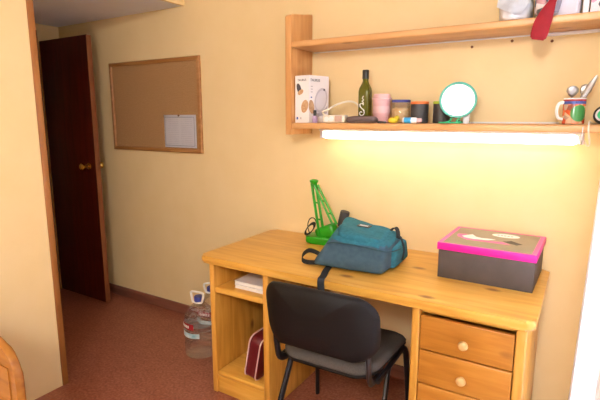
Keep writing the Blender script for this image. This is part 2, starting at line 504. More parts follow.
# sheet pinned to it
bm = B()
gx, gz = 12, 8
sh = [[bm.verts.new((-.928+.303*i/gx, -.0125-.004*math.sin(PI*i/gx)*(1-j/gz) , 1.231+.222*j/gz)) for i in range(gx+1)] for j in range(gz+1)]
for j in range(gz):
    for i in range(gx): bm.faces.new((sh[j][i], sh[j][i+1], sh[j+1][i+1], sh[j+1][i]))
bmesh.ops.solidify(bm, geom=bm.faces[:], thickness=.0006)
ps = tag(obj('paper_sheet', bm, 'page', base=(-.777, -.0125, 1.342)), 'white printed sheet pinned low on the cork noticeboard', 'paper')
bm = B()
for a in ((-.917, -.636, 1.436, 1.439), (-.917, -.636, 1.243, 1.246)): box(bm, a[0], a[1], -.0185, -.0178, a[2], a[3])
for a in ((-.917, -.914, 1.243, 1.439), (-.639, -.636, 1.243, 1.439)): box(bm, a[0], a[1], -.0185, -.0178, a[2], a[3])
obj('printed_border', bm, 'ink_grey', ps, smooth=False)
bm = B(); lathe(bm, [(.003, 0), (.0035, .006), (.006, .008), (.006, .011), (.002, .0125)], (-.777, -.0135, 1.448), 14, Matrix.Rotation(PI/2, 3, 'X'))
tag(obj('push_pin', bm, 'screw', base=(-.777, -.0135, 1.448)), 'small brown push pin at the top of the printed sheet', 'pin')

# ------------------------------------------------------------------ wall shelf
SX, SD, ZL, ZU, ST = .224, .221, 1.408, 1.822, .031
t = thing('wall_shelf', (.97, 0, 1.36), 'pine wall shelf unit with two long boards above the desk', 'shelf')
bm = B()
vr = rings(bm, [[(SX, -SD, 1.345), (SX, 0, 1.345), (SX, 0, 1.992), (SX, -SD+.01, 1.957), (SX, -SD, 1.945)],
                [(SX+.038, -SD, 1.345), (SX+.038, 0, 1.345), (SX+.038, 0, 1.992), (SX+.038, -SD+.01, 1.957), (SX+.038, -SD, 1.945)]])
bmesh.ops.bevel(bm, geom=bm.edges[:], offset=.004, segments=2, profile=.5, affect='EDGES')
obj('side_panel', bm, 'shelf_z', t)
for z in (ZL, ZU):
    bm = B(); box(bm, SX+.038, RX-.002, -SD-.002, 0, z-ST, z, .009, 4); obj('shelf_board', bm, 'shelf_x', t)
# white cable strip where the upper board meets the wall
bm = B(); box(bm, .275, 1.38, -.006, 0, 1.784, ZU-ST-.001, .001); box(bm, 1.38, RX, -.014, 0, 1.777, ZU-ST-.001, .002)
tag(obj('cable_strip', bm, 'white', base=(.98, 0, 1.78)), 'white cable strip along the wall under the upper shelf board', 'strip')
for x, z, l in ((1.116, 1.757, 'brown wall plug under the upper shelf, the one furthest from the red strap'),
                (1.286, 1.770, 'brown wall plug under the upper shelf, just left of the red strap'),
                (1.444, 1.757, 'brown wall plug under the upper shelf, right of the red strap')):
    bm = B(); lathe(bm, [(.006, 0), (.006, .003), (.003, .005)], (x, 0, z), 12, Matrix.Rotation(PI/2, 3, 'X'))
    tag(obj('wall_plug', bm, 'screw', base=(x, 0, z)), l, 'wall plug', 'plugs in the wall')
bm = B(); box(bm, 1.06, 1.50, -.025, -.008, ZL+.0006, ZL+.008, .002)
tag(obj('cable_cover', bm, 'white', base=(1.28, -.016, ZL)), 'thin white cover strip lying at the back of the lower shelf', 'strip')

# ------------------------------------------------------------------ fluorescent lamp
TX0, TX1, TY = .385, 1.60, -.115
t = thing('fluorescent_lamp', (.99, TY, 1.377), 'lit white fluorescent tube lamp under the lower shelf', 'lamp')
bm = B(); box(bm, TX0+.0, TX1-.0, TY-.026, TY+.026, 1.366, 1.3765, .002); obj('housing', bm, 'white', t)
bm = B(); lathe(bm, [(.004, 0), (.016, .004), (.0205, .016), (.0205, TX1-TX0-.056), (.016, TX1-TX0-.044), (.004, TX1-TX0-.04)], (TX0+.02, TY, 1.345), 20, Matrix.Rotation(PI/2, 3, 'Y')); obj('tube', bm, 'tube', t)
for x in (TX0, TX1-.02):
    bm = B(); box(bm, x, x+.02, TY-.016, TY+.016, 1.327, 1.367, .004); obj('tube_holder', bm, 'pale_plastic', t)
bm = B(); tube(bm, [(1.60, TY, 1.345), (1.612, TY-.04, 1.325), (1.620, TY-.085, 1.335), (1.612, TY-.118, 1.385), (1.612, TY-.112, 1.420), (1.618, -.16, 1.4125), (1.615, -.09, 1.4118), (1.64, -.045, 1.4118), (1.69, -.04, 1.4118)], .0028, 8); obj('cord', bm, 'off_white', t)
bm = B(); tube(bm, [(1.585, TY-.01, 1.345), (1.592, TY-.125, 1.335), (1.593, TY-.125, 1.40)], .002, 6); obj('hook', bm, 'steel', t)

# ------------------------------------------------------------------ desk
W, D, DT = 1.521, .662, .036
dz = .75 - DT
FYd = -.640
desk = thing('desk', (W/2-.007, -D/2, 0), 'varnished pine desk with open cubbies at left and drawers at right', 'desk')
bm = B(); prism(bm, [(x+W/2-.007, y-D/2-.001) for x, y in rrect(W+.014, D-.002, .03, 6)], dz, .75, .015, 5); obj('tabletop', bm, 'pine_x', desk)
def panel(name, x0, x1, y0, y1, z0, z1, m, bev=.004): 
    bm = B(); box(bm, x0, x1, y0, y1, z0, z1, bev, 3); return obj(name, bm, m, desk)
panel('side_panel', .030, .062, FYd, -.02, 0, dz, 'pine_z', .006)
panel('side_panel', .364, .398, FYd, -.02, 0, dz, 'pine_z', .006)
panel('side_panel', 1.087, 1.119, FYd, -.02, 0, dz, 'pine_z', .006)
panel('side_panel', 1.462, 1.496, FYd, -.02, 0, dz, 'pine_z', .006)
panel('shelf', .062, .364, FYd+.002, -.03, .556, .586, 'pine_x', .008)
panel('shelf', .062, .364, FYd+.002, -.03, .097, .124, 'pine_x', .008)
panel('plinth', .062, .364, FYd+.010, FYd+.030, 0, .097, 'pine_x', .002)
M['back_shade'] = noisy('shade_brown_panel', '#7c4d26', '#6e4320', 60, .6)  # cubby shade put into the brown of the back panels
panel('back_panel', .062, .364, -.03, -.022, .0, dz, 'back_shade', .001)
panel('back_panel', 1.119, 1.462, -.03, -.022, .0, dz, 'back_shade', .001)
panel('rail', 1.119, 1.462, FYd+.03, FYd+.05, .684, dz, 'pine_x', .001)
zt = .682
for hgt in (.143, .143, .143, .150):
    z1 = zt; z0 = zt - hgt
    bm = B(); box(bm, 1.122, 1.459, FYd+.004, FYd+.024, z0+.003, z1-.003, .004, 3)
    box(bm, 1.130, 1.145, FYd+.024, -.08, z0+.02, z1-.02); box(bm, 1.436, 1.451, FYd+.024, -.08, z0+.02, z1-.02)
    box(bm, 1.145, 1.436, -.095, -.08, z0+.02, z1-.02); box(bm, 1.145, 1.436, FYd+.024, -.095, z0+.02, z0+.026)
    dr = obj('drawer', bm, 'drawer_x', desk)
    bm = B(); lathe(bm, [(.009, 0), (.008, .006), (.009, .010), (.016, .015), (.0185, .022), (.016, .029), (.008, .033), (.002, .034)], (1.29, FYd+.004, (z0+z1)/2-.006), 20, Matrix.Rotation(PI/2, 3, 'X'))
    obj('knob', bm, 'knob', dr)
    zt -= hgt
panel('plinth', 1.119, 1.462, FYd+.02, FYd+.04, 0, zt, 'pine_x', .002)
panel('back_rail', .398, 1.087, -.045, -.025, .45, dz, 'pine_x', .003)

# ------------------------------------------------------------------ things in the cubbies
for k, (dx, w_) in enumerate(((.006, .0), (0, .006))):
    z = .586 + k*.018
    lab = ['white notebook lying under the other one in the upper desk cubby', 'white notebook lying on top of the other one in the upper desk cubby'][k]
    nt_ = thing('notebook', (.26, -.47, z), lab, 'notebook', 'notebooks lying in the upper cubby')
    bm = B(); box(bm, .150+dx, .360, -.588+w_, -.36, z+.0012, z+.0160, .001); obj('page_block', bm, 'paper', nt_)
    bm = B()
    box(bm, .148+dx, .362, -.590+w_, -.358, z+.0002, z+.0012); box(bm, .148+dx, .362, -.590+w_, -.358, z+.0160, z+.0172)
    box(bm, .3605, .362, -.590+w_, -.358, z+.0012, z+.0160)
    obj('cover', bm, 'white_card', nt_)
# oxblood case leaning on the divider
bagt = thing('vanity_case', (.27, -.50, .124), 'dark red leather case with pale piping in the lower desk cubby', 'bag')
Rl = Matrix.Rotation(math.radians(11), 3, 'Y')
def bagpt(u, v, w):   # u thickness, v depth, w height
    p = Rl @ Vector((u, 0, w)); return (p.x + .270, v - .509, p.z + .1370)
Wc, Hc = .25, .235
ol = [(a, b) for a, b in rrect(Wc, Hc, .036, 6)]
th = .080
bm = B(); pad(bm, ol, [(.90, -th/2), (.97, -th/2+.004), (1, -th/2+.012), (1, th/2-.012), (.97, th/2-.004), (.90, th/2)], lambda a, b, h: bagpt(h, a, b + Hc/2))
obj('case_body', bm, 'red_leather', bagt)
bm = B()
for s in (-1, 1):
    tube(bm, [bagpt(s*(th/2-.008), a*1.005, b*1.005 + Hc/2) for a, b in ol + ol[:1]], .0035, 6, False)
obj('piping', bm, 'piping', bagt)

# ------------------------------------------------------------------ shoe box on the desk
bx = thing('shoe_box', (1.295, -.20, .75), 'dark brown shoe box with a magenta rimmed lid on the desk', 'box')
Rb = Matrix.Rotation(math.radians(-1.0), 4, 'Z')
def bxp(bm): bmesh.ops.rotate(bm, cent=(1.295, -.20, .75), matrix=Rb.to_3x3(), verts=bm.verts[:])
BX0, BX1, BY0, BY1 = 1.108, 1.484, -.362, -.025
bm = B(); box(bm, BX0, BX1, BY0, BY1, .7505, .885, .002); bxp(bm); obj('box_body', bm, 'box_brown', bx)
bm = B(); box(bm, BX0-.006, BX1+.006, BY0-.006, BY1+.006, .876, .907, .002); bxp(bm); lid = obj('lid', bm, 'magenta', bx)
bm = B(); box(bm, BX0-.004, BX1+.004, BY0-.004, BY1+.004, .9070, .9074); bxp(bm); obj('lid_border', bm, 'magenta_edge', lid)
bm = B(); box(bm, BX0+.014, BX1-.014, BY0+.006, BY1-.012, .9075, .9079); bxp(bm); obj('lid_print', bm, 'lid_grey', lid)
bm = B()
ell = [(1.335+.058*math.cos(a*PI/16), -.105+.034*math.sin(a*PI/16)) for a in range(32)]
prism(bm, ell, .9079, .9083); bxp(bm); obj('oval_badge', bm, 'white_card', lid)
bm = B()
for k in range(5): box(bm, 1.300+.014*k, 1.309+.014*k, -.112, -.100, .9083, .9085)
bxp(bm); obj('badge_lettering', bm, 'ink_grey', lid, smooth=False)
def blob(pts, z0, z1):
    bm = B(); prism(bm, pts, z0, z1); bxp(bm); return bm
obj('print_figure', blob([(1.165, -.20), (1.20, -.15), (1.225, -.19), (1.25, -.20), (1.29, -.195), (1.31, -.20), (1.28, -.225), (1.22, -.235), (1.18, -.225)], .9079, .9082), 'white_card', lid)
obj('print_figure', blob([(1.14, -.175), (1.18, -.155), (1.175, -.185), (1.20, -.24), (1.29, -.235), (1.34, -.225), (1.38, -.26), (1.30, -.262), (1.20, -.262), (1.15, -.22)], .9078, .90805), 'magenta_edge', lid)
obj('print_figure', blob([(1.34, -.215), (1.37, -.185), (1.395, -.205), (1.42, -.225), (1.40, -.25), (1.37, -.235)], .9079, .9082), 'dark_grey', lid)

# ------------------------------------------------------------------ backpack
bp = thing('backpack', (.73, -.36, .75), 'teal canvas backpack lying on the pine desk', 'backpack')
def hexa(b, t_, bev, seg=5, bulge=.0, cz=0):
    bm = B()
    vb = [bm.verts.new(p) for p in b]; vt = [bm.verts.new(p) for p in t_]
    bm.faces.new(vb[::-1]); bm.faces.new(vt)
    for i in range(4): bm.faces.new((vb[i], vb[(i+1) % 4], vt[(i+1) % 4], vt[i]))
    bmesh.ops.subdivide_edges(bm, edges=bm.edges[:], cuts=7, use_grid_fill=True)
    c = sum((v.co for v in bm.verts), Vector())/len(bm.verts)
    bmesh.ops.smooth_vert
    for _ in range(bev):
        bmesh.ops.smooth_vert(bm, verts=bm.verts[:], factor=.5, use_axis_x=True, use_axis_y=True, use_axis_z=True)
    return bm, c
bot = [(.545, -.535, .752), (.915, -.505, .752), (.90, -.16, .752), (.50, -.16, .752)]
top = [(.69, -.555, .925), (.94, -.54, .908), (.905, -.25, .905), (.545, -.175, .91)]
bm, c = hexa(bot, top, 3)
for v in bm.verts:      # slack cloth: soft dents and wrinkles
    n_ = .004*math.sin(v.co.x*38+v.co.y*22) + .003*math.sin(v.co.y*55-v.co.z*60+1)
    if v.co.z > .78: v.co.z += n_
    v.co.y += .6*n_
    v.co.z = max(v.co.z, .7515)
def subsurf(o, l=1):
    m = o.modifiers.new('Subdivision', 'SUBSURF'); m.levels = l; m.render_levels = l
body = obj('main_compartment', bm, 'teal_shaded', bp, angle=180); subsurf(body)
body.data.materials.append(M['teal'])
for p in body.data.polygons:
    if p.center.z > .884-.75 and p.normal.z > .35: p.material_index = 1  # upward faces take the lit teal, the rest keep the painted shade
# front pocket lying uppermost
bot = [(.675, -.535, .865), (.925, -.525, .855), (.89, -.245, .855), (.545, -.185, .865)]
top = [(.705, -.535, .936), (.890, -.525, .922), (.865, -.28, .926), (.585, -.215, .942)]
bm, c = hexa(bot, top, 3)
for v in bm.verts:
    v.co.z += .005*math.sin(v.co.x*30+v.co.y*45) + .004*math.sin(v.co.x*70-v.co.y*30)
pk = obj('front_pocket', bm, 'teal', bp, angle=180); subsurf(pk)
# teal end gusset
bot = [(.84, -.46, .762), (.925, -.40, .762), (.915, -.17, .762), (.84, -.17, .762)]
top = [(.85, -.50, .885), (.95, -.43, .865), (.925, -.24, .865), (.85, -.23, .89)]
bm, c = hexa(bot, top, 2)
gs = obj('end_gusset', bm, 'teal', bp, angle=180); subsurf(gs)
from mathutils.bvhtree import BVHTree
def top_z(o, x, y):
    bpy.context.view_layer.update()
    me = o.evaluated_get(bpy.context.evaluated_depsgraph_get()).to_mesh()
    t_ = BVHTree.FromPolygons([v.co + ORG[o] for v in me.vertices], [tuple(p.vertices) for p in me.polygons])
    h = t_.ray_cast(Vector((x, y, 2)), Vector((0, 0, -1)))
    return h[0], h[1]
lc, ln = top_z(pk, .755, -.36)
lx = Vector((.97, -.18, 0)); lx = (lx - ln*lx.dot(ln)).normalized(); ly = ln.cross(lx)
ML = Matrix((lx, ly, ln)).transposed()
def patch(x0, x1, y0, y1, z0, z1):
    bm = B(); box(bm, x0, x1, y0, y1, z0, z1)
    for v in bm.verts: v.co = lc + ML @ v.co
    return bm
lb = obj('label_patch', patch(-.033, .033, -.014, .014, -.004, .003), 'dark_grey', bp)
for_ = B()
for k in range(6):
    box(for_, -.024+.008*k, -.018+.008*k, -.006, .006, .003, .0036)
for v in for_.verts: v.co = lc + ML @ v.co
obj('patch_lettering', for_, 'label_grey', lb, smooth=False)
bm = B(); tube(bm, [(.66, -.548, .880), (.70, -.556, .892), (.80, -.553, .893), (.90, -.540, .882), (.935, -.49, .868), (.95, -.40, .862)], .0028, 6); obj('zip', bm, 'teal_seam', bp)
bm = B(); ribbon(bm, [(.895, -.33, .89), (.925, -.35, .905), (.945, -.37, .89), (.955, -.37, .85), (.945, -.36, .80)], (.4, .9, 0), .010, .003); obj('zip_pull', bm, 'strap', bp)
bm = B(); ribbon(bm, [(.865, -.31, .915), (.885, -.30, .93), (.905, -.32, .92), (.92, -.35, .895)], (.5, .8, .2), .018, .004); obj('haul_loop', bm, 'strap', bp)
bm = B(); ribbon(bm, [(.60, -.50, .768), (.545, -.525, .768), (.51, -.515, .772), (.492, -.475, .786), (.502, -.435, .796), (.545, -.43, .788), (.58, -.45, .780)], lambda u: (.15, -.1, 1), .022, .004); obj('shoulder_strap', bm, 'strap', bp)
bm = B(); ribbon(bm, [(.645, -.50, .757), (.660, -.56, .7535), (.680, -.615, .7535), (.688, -.643, .7550), (.694, -.664, .7545), (.698, -.675, .738), (.700, -.673, .70), (.702, -.672, .655)], (1, .25, 0), .030, .003); obj('shoulder_strap', bm, 'strap', bp)

# ------------------------------------------------------------------ green desk lamp
gl = thing('desk_lamp', (.40, -.15, .75), 'bright green folding desk lamp standing behind the backpack', 'lamp')
bm = B()
pts = [(x*.5+0, y) for x, y in rrect(.30, .13, .05, 6)]
rz = math.radians(8)
def gp(x, y): return (.395 + x*math.cos(rz) - y*math.sin(rz), -.115 + x*math.sin(rz) + y*math.cos(rz))
prism(bm, [gp(*p) for p in rrect(.17, .13, .04, 6)], .7505, .790, .010, 3)
obj('base', bm, 'green', gl)
bm = B(); box(bm, .37, .49, -.155, -.085, .775, .850, .016, 3, Matrix.Rotation(math.radians(-24), 3, 'Y')); obj('hinge_block', bm, 'green', gl)
apex = Vector((.362, -.15, 1.085))
bm = B()
for s in (-.011, .011):
    tube(bm, [(.412+s, -.15+s*.6, .80), apex + Vector((s*.8-.002, s*.6, 0))], .0075, 8, False)
for u in (.3, .62): 
    p = Vector((.412, -.15, .80)).lerp(apex, u); box(bm, p.x-.012, p.x+.012, -.154, -.146, p.z-.004, p.z+.004)
obj('lower_arm', bm, 'green', gl)
bm = B()
for s in (-.010, .010):
    tube(bm, [apex + Vector((s*.8+.012, s*.6, -.01)), (.492+s, -.15+s*.6, .868)], .0065, 8, False)
for u in (.4, .7):
    p = apex.lerp(Vector((.492, -.15, .868)), u); box(bm, p.x-.006, p.x+.018, -.154, -.146, p.z-.012, p.z-.004)
obj('upper_arm', bm, 'green', gl)
bm = B(); lathe(bm, [(.010, -.018), (.014, -.012), (.024, .0), (.024, .008), (.012, .013), (.003, .014)], (apex.x, apex.y, apex.z+.006), 18); obj('elbow_cap', bm, 'green', gl)
bm = B(); R = Matrix.Rotation(math.radians(14), 3, 'Y'); lathe(bm, [(.020, -.05), (.025, -.046), (.026, .03), (.024, .038), (.010, .040)], (.520, -.10, .898), 20, R); obj('lamp_head', bm, 'dark_grey', gl)
bm = B()
co = []
for k in range(60):
    a = k/60*2*PI*4.5
    co.append((.350+.028*math.cos(a)+.0003*k, -.180+.014*math.sin(a)-.0002*k, .826+.030*math.sin(a*1.0+.6)+.0003*k))
tube(bm, co, .0028, 6, True, 2)
tube(bm, [(.355, -.18, .80), (.335, -.17, .845), (.345, -.165, .885), (.372, -.16, .888), (.392, -.155, .84)], .003, 6)
obj('cord', bm, 'black', gl)

# ------------------------------------------------------------------ chair
ch = thing('office_chair', (.77, -.62, 0), 'black backed stacking chair pushed under the pine desk', 'chair')
CA = math.radians(1.5)
def cp(x, y, z):     # chair space: x across, y forward from the backrest
    return (.775 + x*math.cos(CA) - y*math.sin(CA), -.885 + x*math.sin(CA) + y*math.cos(CA), z)
# seat: rounded, rear edge bowed
so = rrect(.455, .42, .08, 7)
def seatpt(x, y, h): 
    yy = y + .31 - .02*(1-(x/.23)**2)*(1 if y < 0 else -.4)
    return cp(x*(1+.06*y/.2), yy, .44 + h + .012*(x/.23)**2 - .018*max(0, (y-.12)/.09)**2)
bm = B(); pad(bm, so, [(.3, .024), (.7, .026), (.88, .024), (.96, .014), (1, .0), (.985, -.008)], seatpt); obj('seat_pad', bm, 'grey_fabric', ch, angle=60)
bm = B(); pad(bm, so, [(.99, -.008), (1.0, -.014), (.96, -.026), (.7, -.034), (.3, -.036)], seatpt); obj('seat_shell', bm, 'black_plastic', ch)
# backrest
bo = rrect(.50, .285, .082, 8)
def backpt(x, z, h):
    tilt = .12*z
    taper = 1 + .0*z
    return cp(x*taper, .075*(x/.235)**2 - h - tilt - .01, .660 + z - .020*(x/.235)**2*(1 if z > 0 else -.4))
bm = B(); pad(bm, bo, [(.3, .022), (.7, .022), (.93, .018), (.99, .008), (1.0, -.004), (.985, -.008)], backpt); obj('back_shell', bm, 'black_plastic', ch)
bm = B(); pad(bm, bo, [(.96, -.008), (.975, -.014), (.95, -.026), (.8, -.034), (.4, -.037)], backpt); obj('back_pad', bm, 'grey_fabric', ch, angle=60)
# tubular frame
def bar(bm, pts, a=.011, fl=1.6): tube(bm, [cp(*p) for p in pts], a, 10, True, 5, fl)
for s in (-1, 1):
    bm = B(); bar(bm, [(s*.222, .455, .408), (s*.228, .478, .385), (s*.232, .490, .33), (s*.242, .515, .10), (s*.246, .522, .006)]); obj('leg', bm, 'black_metal', ch)
    bm = B(); bar(bm, [(s*.222, .27, .404), (s*.226, .245, .39), (s*.229, .22, .33), (s*.240, .11, .10), (s*.244, .07, .006)]); obj('leg', bm, 'black_metal', ch)
    bm = B(); bar(bm, [(s*.222, .455, .408), (s*.222, .30, .409), (s*.222, .14, .408)], .011, 1); obj('seat_rail', bm, 'black_metal', ch)
    bm = B(); tube(bm, [cp(s*.205, .24, .402), cp(s*.205, .14, .405), cp(s*.207, .095, .43), cp(s*.208, .078, .49), cp(s*.206, .066, .57)], .010, 10, True, 5, 1.7); obj('back_support', bm, 'black_metal', ch)
for y in (.16, .42):
    bm = B(); tube(bm, [cp(-.222, y, .402), cp(.222, y, .402)], .009, 8, False); obj('stretcher', bm, 'black_metal', ch)

# ------------------------------------------------------------------ water bottle and bin by the desk
wb = thing('water_bottle', (-.315, -.37, 0), 'large clear water bottle with a red and blue label on the floor', 'bottle')
BC = (-.315, -.365, 0)
prof = [(.085, .002), (.094, .010), (.096, .03)]
for k in range(7):
    z = .04 + .026*k; prof += [(.0965, z), (.0925, z+.008), (.0965, z+.016)]
prof += [(.095, .235), (.088, .27), (.070, .305), (.045, .33), (.028, .345), (.027, .36)]
bm = B(); lathe(bm, prof, BC, 28); obj('bottle_body', bm, 'clear_pet', wb)
bm = B(); lathe(bm, [(.030, .352), (.031, .355), (.031, .382), (.028, .386), (.005, .387)], BC, 20); obj('cap', bm, 'navy', wb)
bm = B(); lathe(bm, [(.0975, .195), (.098, .197), (.098, .232), (.0972, .234)], BC, 36, None, False, False)
for f in [f for f in bm.faces if not (-2.9 < math.atan2(f.calc_center_median().y-BC[1], f.calc_center_median().x-BC[0]) < -1.25)]: bm.faces.remove(f)
lab = obj('red_label', bm, 'red_cloth', wb)
bm = B(); lathe(bm, [(.0978, .142), (.0982, .144), (.0982, .172), (.0978, .174)], BC, 36, None, False, False)
for f in [f for f in bm.faces if not (-2.9 < math.atan2(f.calc_center_median().y-BC[1], f.calc_center_median().x-BC[0]) < -.9)]: bm.faces.remove(f)
obj('blue_label', bm, noisy('pale_blue_label', '#7fb0c0', '#d8e4e6', 30, .4), wb)
bm = B()
for a0 in range(6):
    a = math.radians(-92 - 9*a0); p = Vector((BC[0]+.0982*math.cos(a), BC[1]+.0982*math.sin(a), .214))
    box(bm, p.x-.0045, p.x+.0045, p.y-.001, p.y+.001, .206, .222, rot=Matrix.Rotation(a+PI/2, 3, 'Z'))
obj('label_lettering', bm, 'white', lab, smooth=False)
bm = B(); hz = .366
tube(bm, [(BC[0]-.045, BC[1]-.02, .392), (BC[0]-.040, BC[1]-.022, .414), (BC[0]+.0, BC[1]-.02, .419), (BC[0]+.045, BC[1]-.015, .414), (BC[0]+.042, BC[1]-.016, .372), (BC[0]+.03, BC[1]-.02, .352), (BC[0]-.02, BC[1]-.028, .352), (BC[0]-.036, BC[1]-.022, .368), (BC[0]-.045, BC[1]-.02, .395)], .007, 8)
obj('carry_handle', bm, 'white', wb)
wb.scale = (1, 1, .955)
def dup(o, parent=None):
    c = o.copy(); C.objects.link(c); c.parent = parent
    for ch_ in list(o.children): dup(ch_, c)
    return c
w2 = dup(wb); w2.location = (-.385, -.178, 0); w2.scale = (1, 1, .915); w2.rotation_euler = (0, 0, .5)
w2['label'] = 'clear water bottle against the wall, half hidden behind the other bottle'
wb['group'] = w2['group'] = 'water bottles on the floor by the desk'
wb['label'] = 'clear water bottle with a red label, the front one of two on the floor'

# ------------------------------------------------------------------ things on the lower shelf
Z = ZL
# appliance box, one corner towards the room
wbx = thing('appliance_box', (.36, -.105, Z), 'white appliance box with a printed machine, at the left end of the lower shelf', 'box')
cA, cB, cD = Vector((.268, -.193)), Vector((.362, -.206)), Vector((.400, -.062))
cE = cA + cD - cB
bm = B(); vr = rings(bm, [[(p.x, p.y, z) for p in (cA, cB, cD, cE)] for z in (Z+.0005, Z+.243)])
bmesh.ops.bevel(bm, geom=bm.edges[:], offset=.001, segments=1, affect='EDGES')
obj('carton', bm, 'white_card', wbx)
uL = (cB-cA); LL = uL.length; uL.normalize(); nL = Vector((uL.y, -uL.x))
uR = (cD-cB); LR = uR.length; uR.normalize(); nR = Vector((uR.y, -uR.x))
def face_poly(name, o2, u, n, pts, mat, off=.0006):
    bm = B()
    def P(a, h, d): q = o2 + u*a + n*d; return (q.x, q.y, Z + h)
    rings(bm, [[P(a, h, off*.2) for a, h in pts], [P(a, h, off) for a, h in pts]])
    return obj(name, bm, mat, wbx, smooth=False)
def disc(ca, ch_, ra, rh, n=18, rot=0): 
    return [(ca + ra*math.cos(t*2*PI/n)*math.cos(rot) - rh*math.sin(t*2*PI/n)*math.sin(rot), ch_ + ra*math.cos(t*2*PI/n)*math.sin(rot) + rh*math.sin(t*2*PI/n)*math.cos(rot)) for t in range(n)]
face_poly('printed_picture', cA, uL, nL, disc(.028, .175, .014, .030, 18, .35), 'ink_dark')
face_poly('printed_picture', cA, uL, nL, disc(.038, .158, .020, .012, 18, .5), 'tan_print', .0009)
face_poly('printed_picture', cA, uL, nL, disc(.066, .085, .022, .034, 18, -.3), 'tan_print', .0009)
face_poly('printed_picture', cB, uR, nR, disc(.018, .082, .020, .036, 18, .2), 'tan_print', .0009)
M['print_grey'] = base_mat('pale_grey_print', '#c9c3cb', .6)[0]
M['print_grey2'] = base_mat('lighter_grey_print', '#dcd7de', .6)[0]
face_poly('printed_machine', cB, uR, nR, disc(.088, .118, .046, .066, 22, -.4), 'print_grey')
face_poly('printed_machine', cB, uR, nR, disc(.088, .118, .036, .054, 22, -.4), 'print_grey2', .0009)
face_poly('printed_machine', cB, uR, nR, [(.065, .03), (.135, .05), (.138, .09), (.10, .06), (.06, .05)], 'print_grey', .0010)
face_poly('printed_machine', cB, uR, nR, disc(.112, .172, .006, .006), 'ink_dark', .0012)
face_poly('printed_mark', cA, uL, nL, disc(.016, .024, .006, .007), 'ink_blue')
face_poly('printed_mark', cA, uL, nL, disc(.040, .024, .003, .006), 'ink_grey')
face_poly('printed_mark', cB, uR, nR, [(.012, .128), (.022, .128), (.022, .134), (.012, .134)], 'ink_blue')
for k in range(3): face_poly('printed_line', cB, uR, nR, [(.012, .185-.014*k), (.026, .185-.014*k), (.026, .188-.014*k), (.012, .188-.014*k)], 'ink_grey')
def lay(o2, u, n, a, h, size, s):
    q = o2 + u*a + n*.0010
    ang = math.atan2(u.y, u.x)
    text('lettering', s, size, 'ink_dark', wbx, (q.x, q.y, Z+h), (PI/2, 0, ang))
lay(cA, uL, nL, .018, .214, .0155, 'TAURUS'); lay(cB, uR, nR, .008, .212, .0190, 'TAURUS')

sb = thing('nail_polish_bottle', (.398, -.205, Z), 'tiny lilac bottle with black cap in front of the white box', 'bottle')
bm = B(); box(bm, .387, .409, -.218, -.196, Z+.0005, Z+.036, .004, 3); obj('bottle_body', bm, 'lilac', sb)
bm = B(); lathe(bm, [(.009, .036), (.009, .038), (.0085, .064), (.003, .066)], (.398, -.207, Z), 14); obj('cap', bm, 'black', sb)
# socket strip and its white cable
ex = thing('power_strip', (.47, -.16, Z), 'cream power strip lying between the white box and brown pouch', 'power strip')
bm = B(); box(bm, .438, .562, -.195, -.150, Z+.0005, Z+.040, .006, 3); obj('strip_body', bm, 'off_white', ex)
bm = B()
for x in (.460, .488): lathe(bm, [(.013, 0), (.0135, .002), (.011, .003), (.010, .001)], (x, -.195, Z+.020), 18, Matrix.Rotation(PI/2, 3, 'X'))
obj('socket', bm, 'white', ex)
bm = B(); box(bm, .508, .548, -.199, -.194, Z+.006, Z+.036, .002); obj('rating_plate', bm, noisy('taupe_plate', '#c8a898', '#c0a090', 60, .6), ex)
bm = B(); tube(bm, [(.445, -.165, Z+.030), (.425, -.175, Z+.055), (.45, -.16, Z+.068), (.48, -.13, Z+.092), (.535, -.09, Z+.110), (.575, -.07, Z+.092), (.592, -.06, Z+.03), (.60, -.05, Z+.004)], .0048, 8); obj('cable', bm, 'off_white', ex)
# oil bottle
ob = thing('oil_bottle', (.645, -.12, Z), 'tall dark olive oil bottle with a black cap on the lower shelf', 'bottle')
bc = (.632, -.105, Z)
bm = B()
def sq(r, z, k): 
    return [(bc[0]+x, bc[1]+y, bc[2]+z) for x, y in rrect(2*r, 2*r, r*k, 5)]
rings(bm, [sq(.0275, .001, .45), sq(.029, .006, .45), sq(.029, .155, .45), sq(.0275, .172, .6), sq(.019, .193, .85), sq(.0145, .206, .98), sq(.0135, .228, .99)])
obj('bottle_body', bm, 'olive_glass', ob)
bm = B(); lathe(bm, [(.0165, .218), (.017, .221), (.017, .258), (.015, .262), (.003, .263)], bc, 18); obj('cap', bm, 'black', ob)
bm = B(); yb = bc[1]-.0296
sp = [(bc[0]-.006+r*math.cos(a), yb, Z+.050+r*math.sin(a)) for a, r in [(PI*.2+k*PI/7, .004+.0009*k) for k in range(16)]]
tube(bm, sp, .0022, 6, True, 3)
tube(bm, [(bc[0]+.010, yb, Z+.062), (bc[0]-.010, yb, Z+.078), (bc[0]-.014, yb, Z+.094), (bc[0]+.002, yb, Z+.096), (bc[0]+.004, yb, Z+.088)], .0026, 6)
tube(bm, [(bc[0]+.002, yb, Z+.090), (bc[0]+.003, yb, Z+.102), (bc[0]-.003, yb, Z+.108), (bc[0]+.005, yb, Z+.114), (bc[0]-.002, yb, Z+.122), (bc[0]+.004, yb, Z+.134)], .0022, 6)
obj('label_script', bm, 'white', ob)
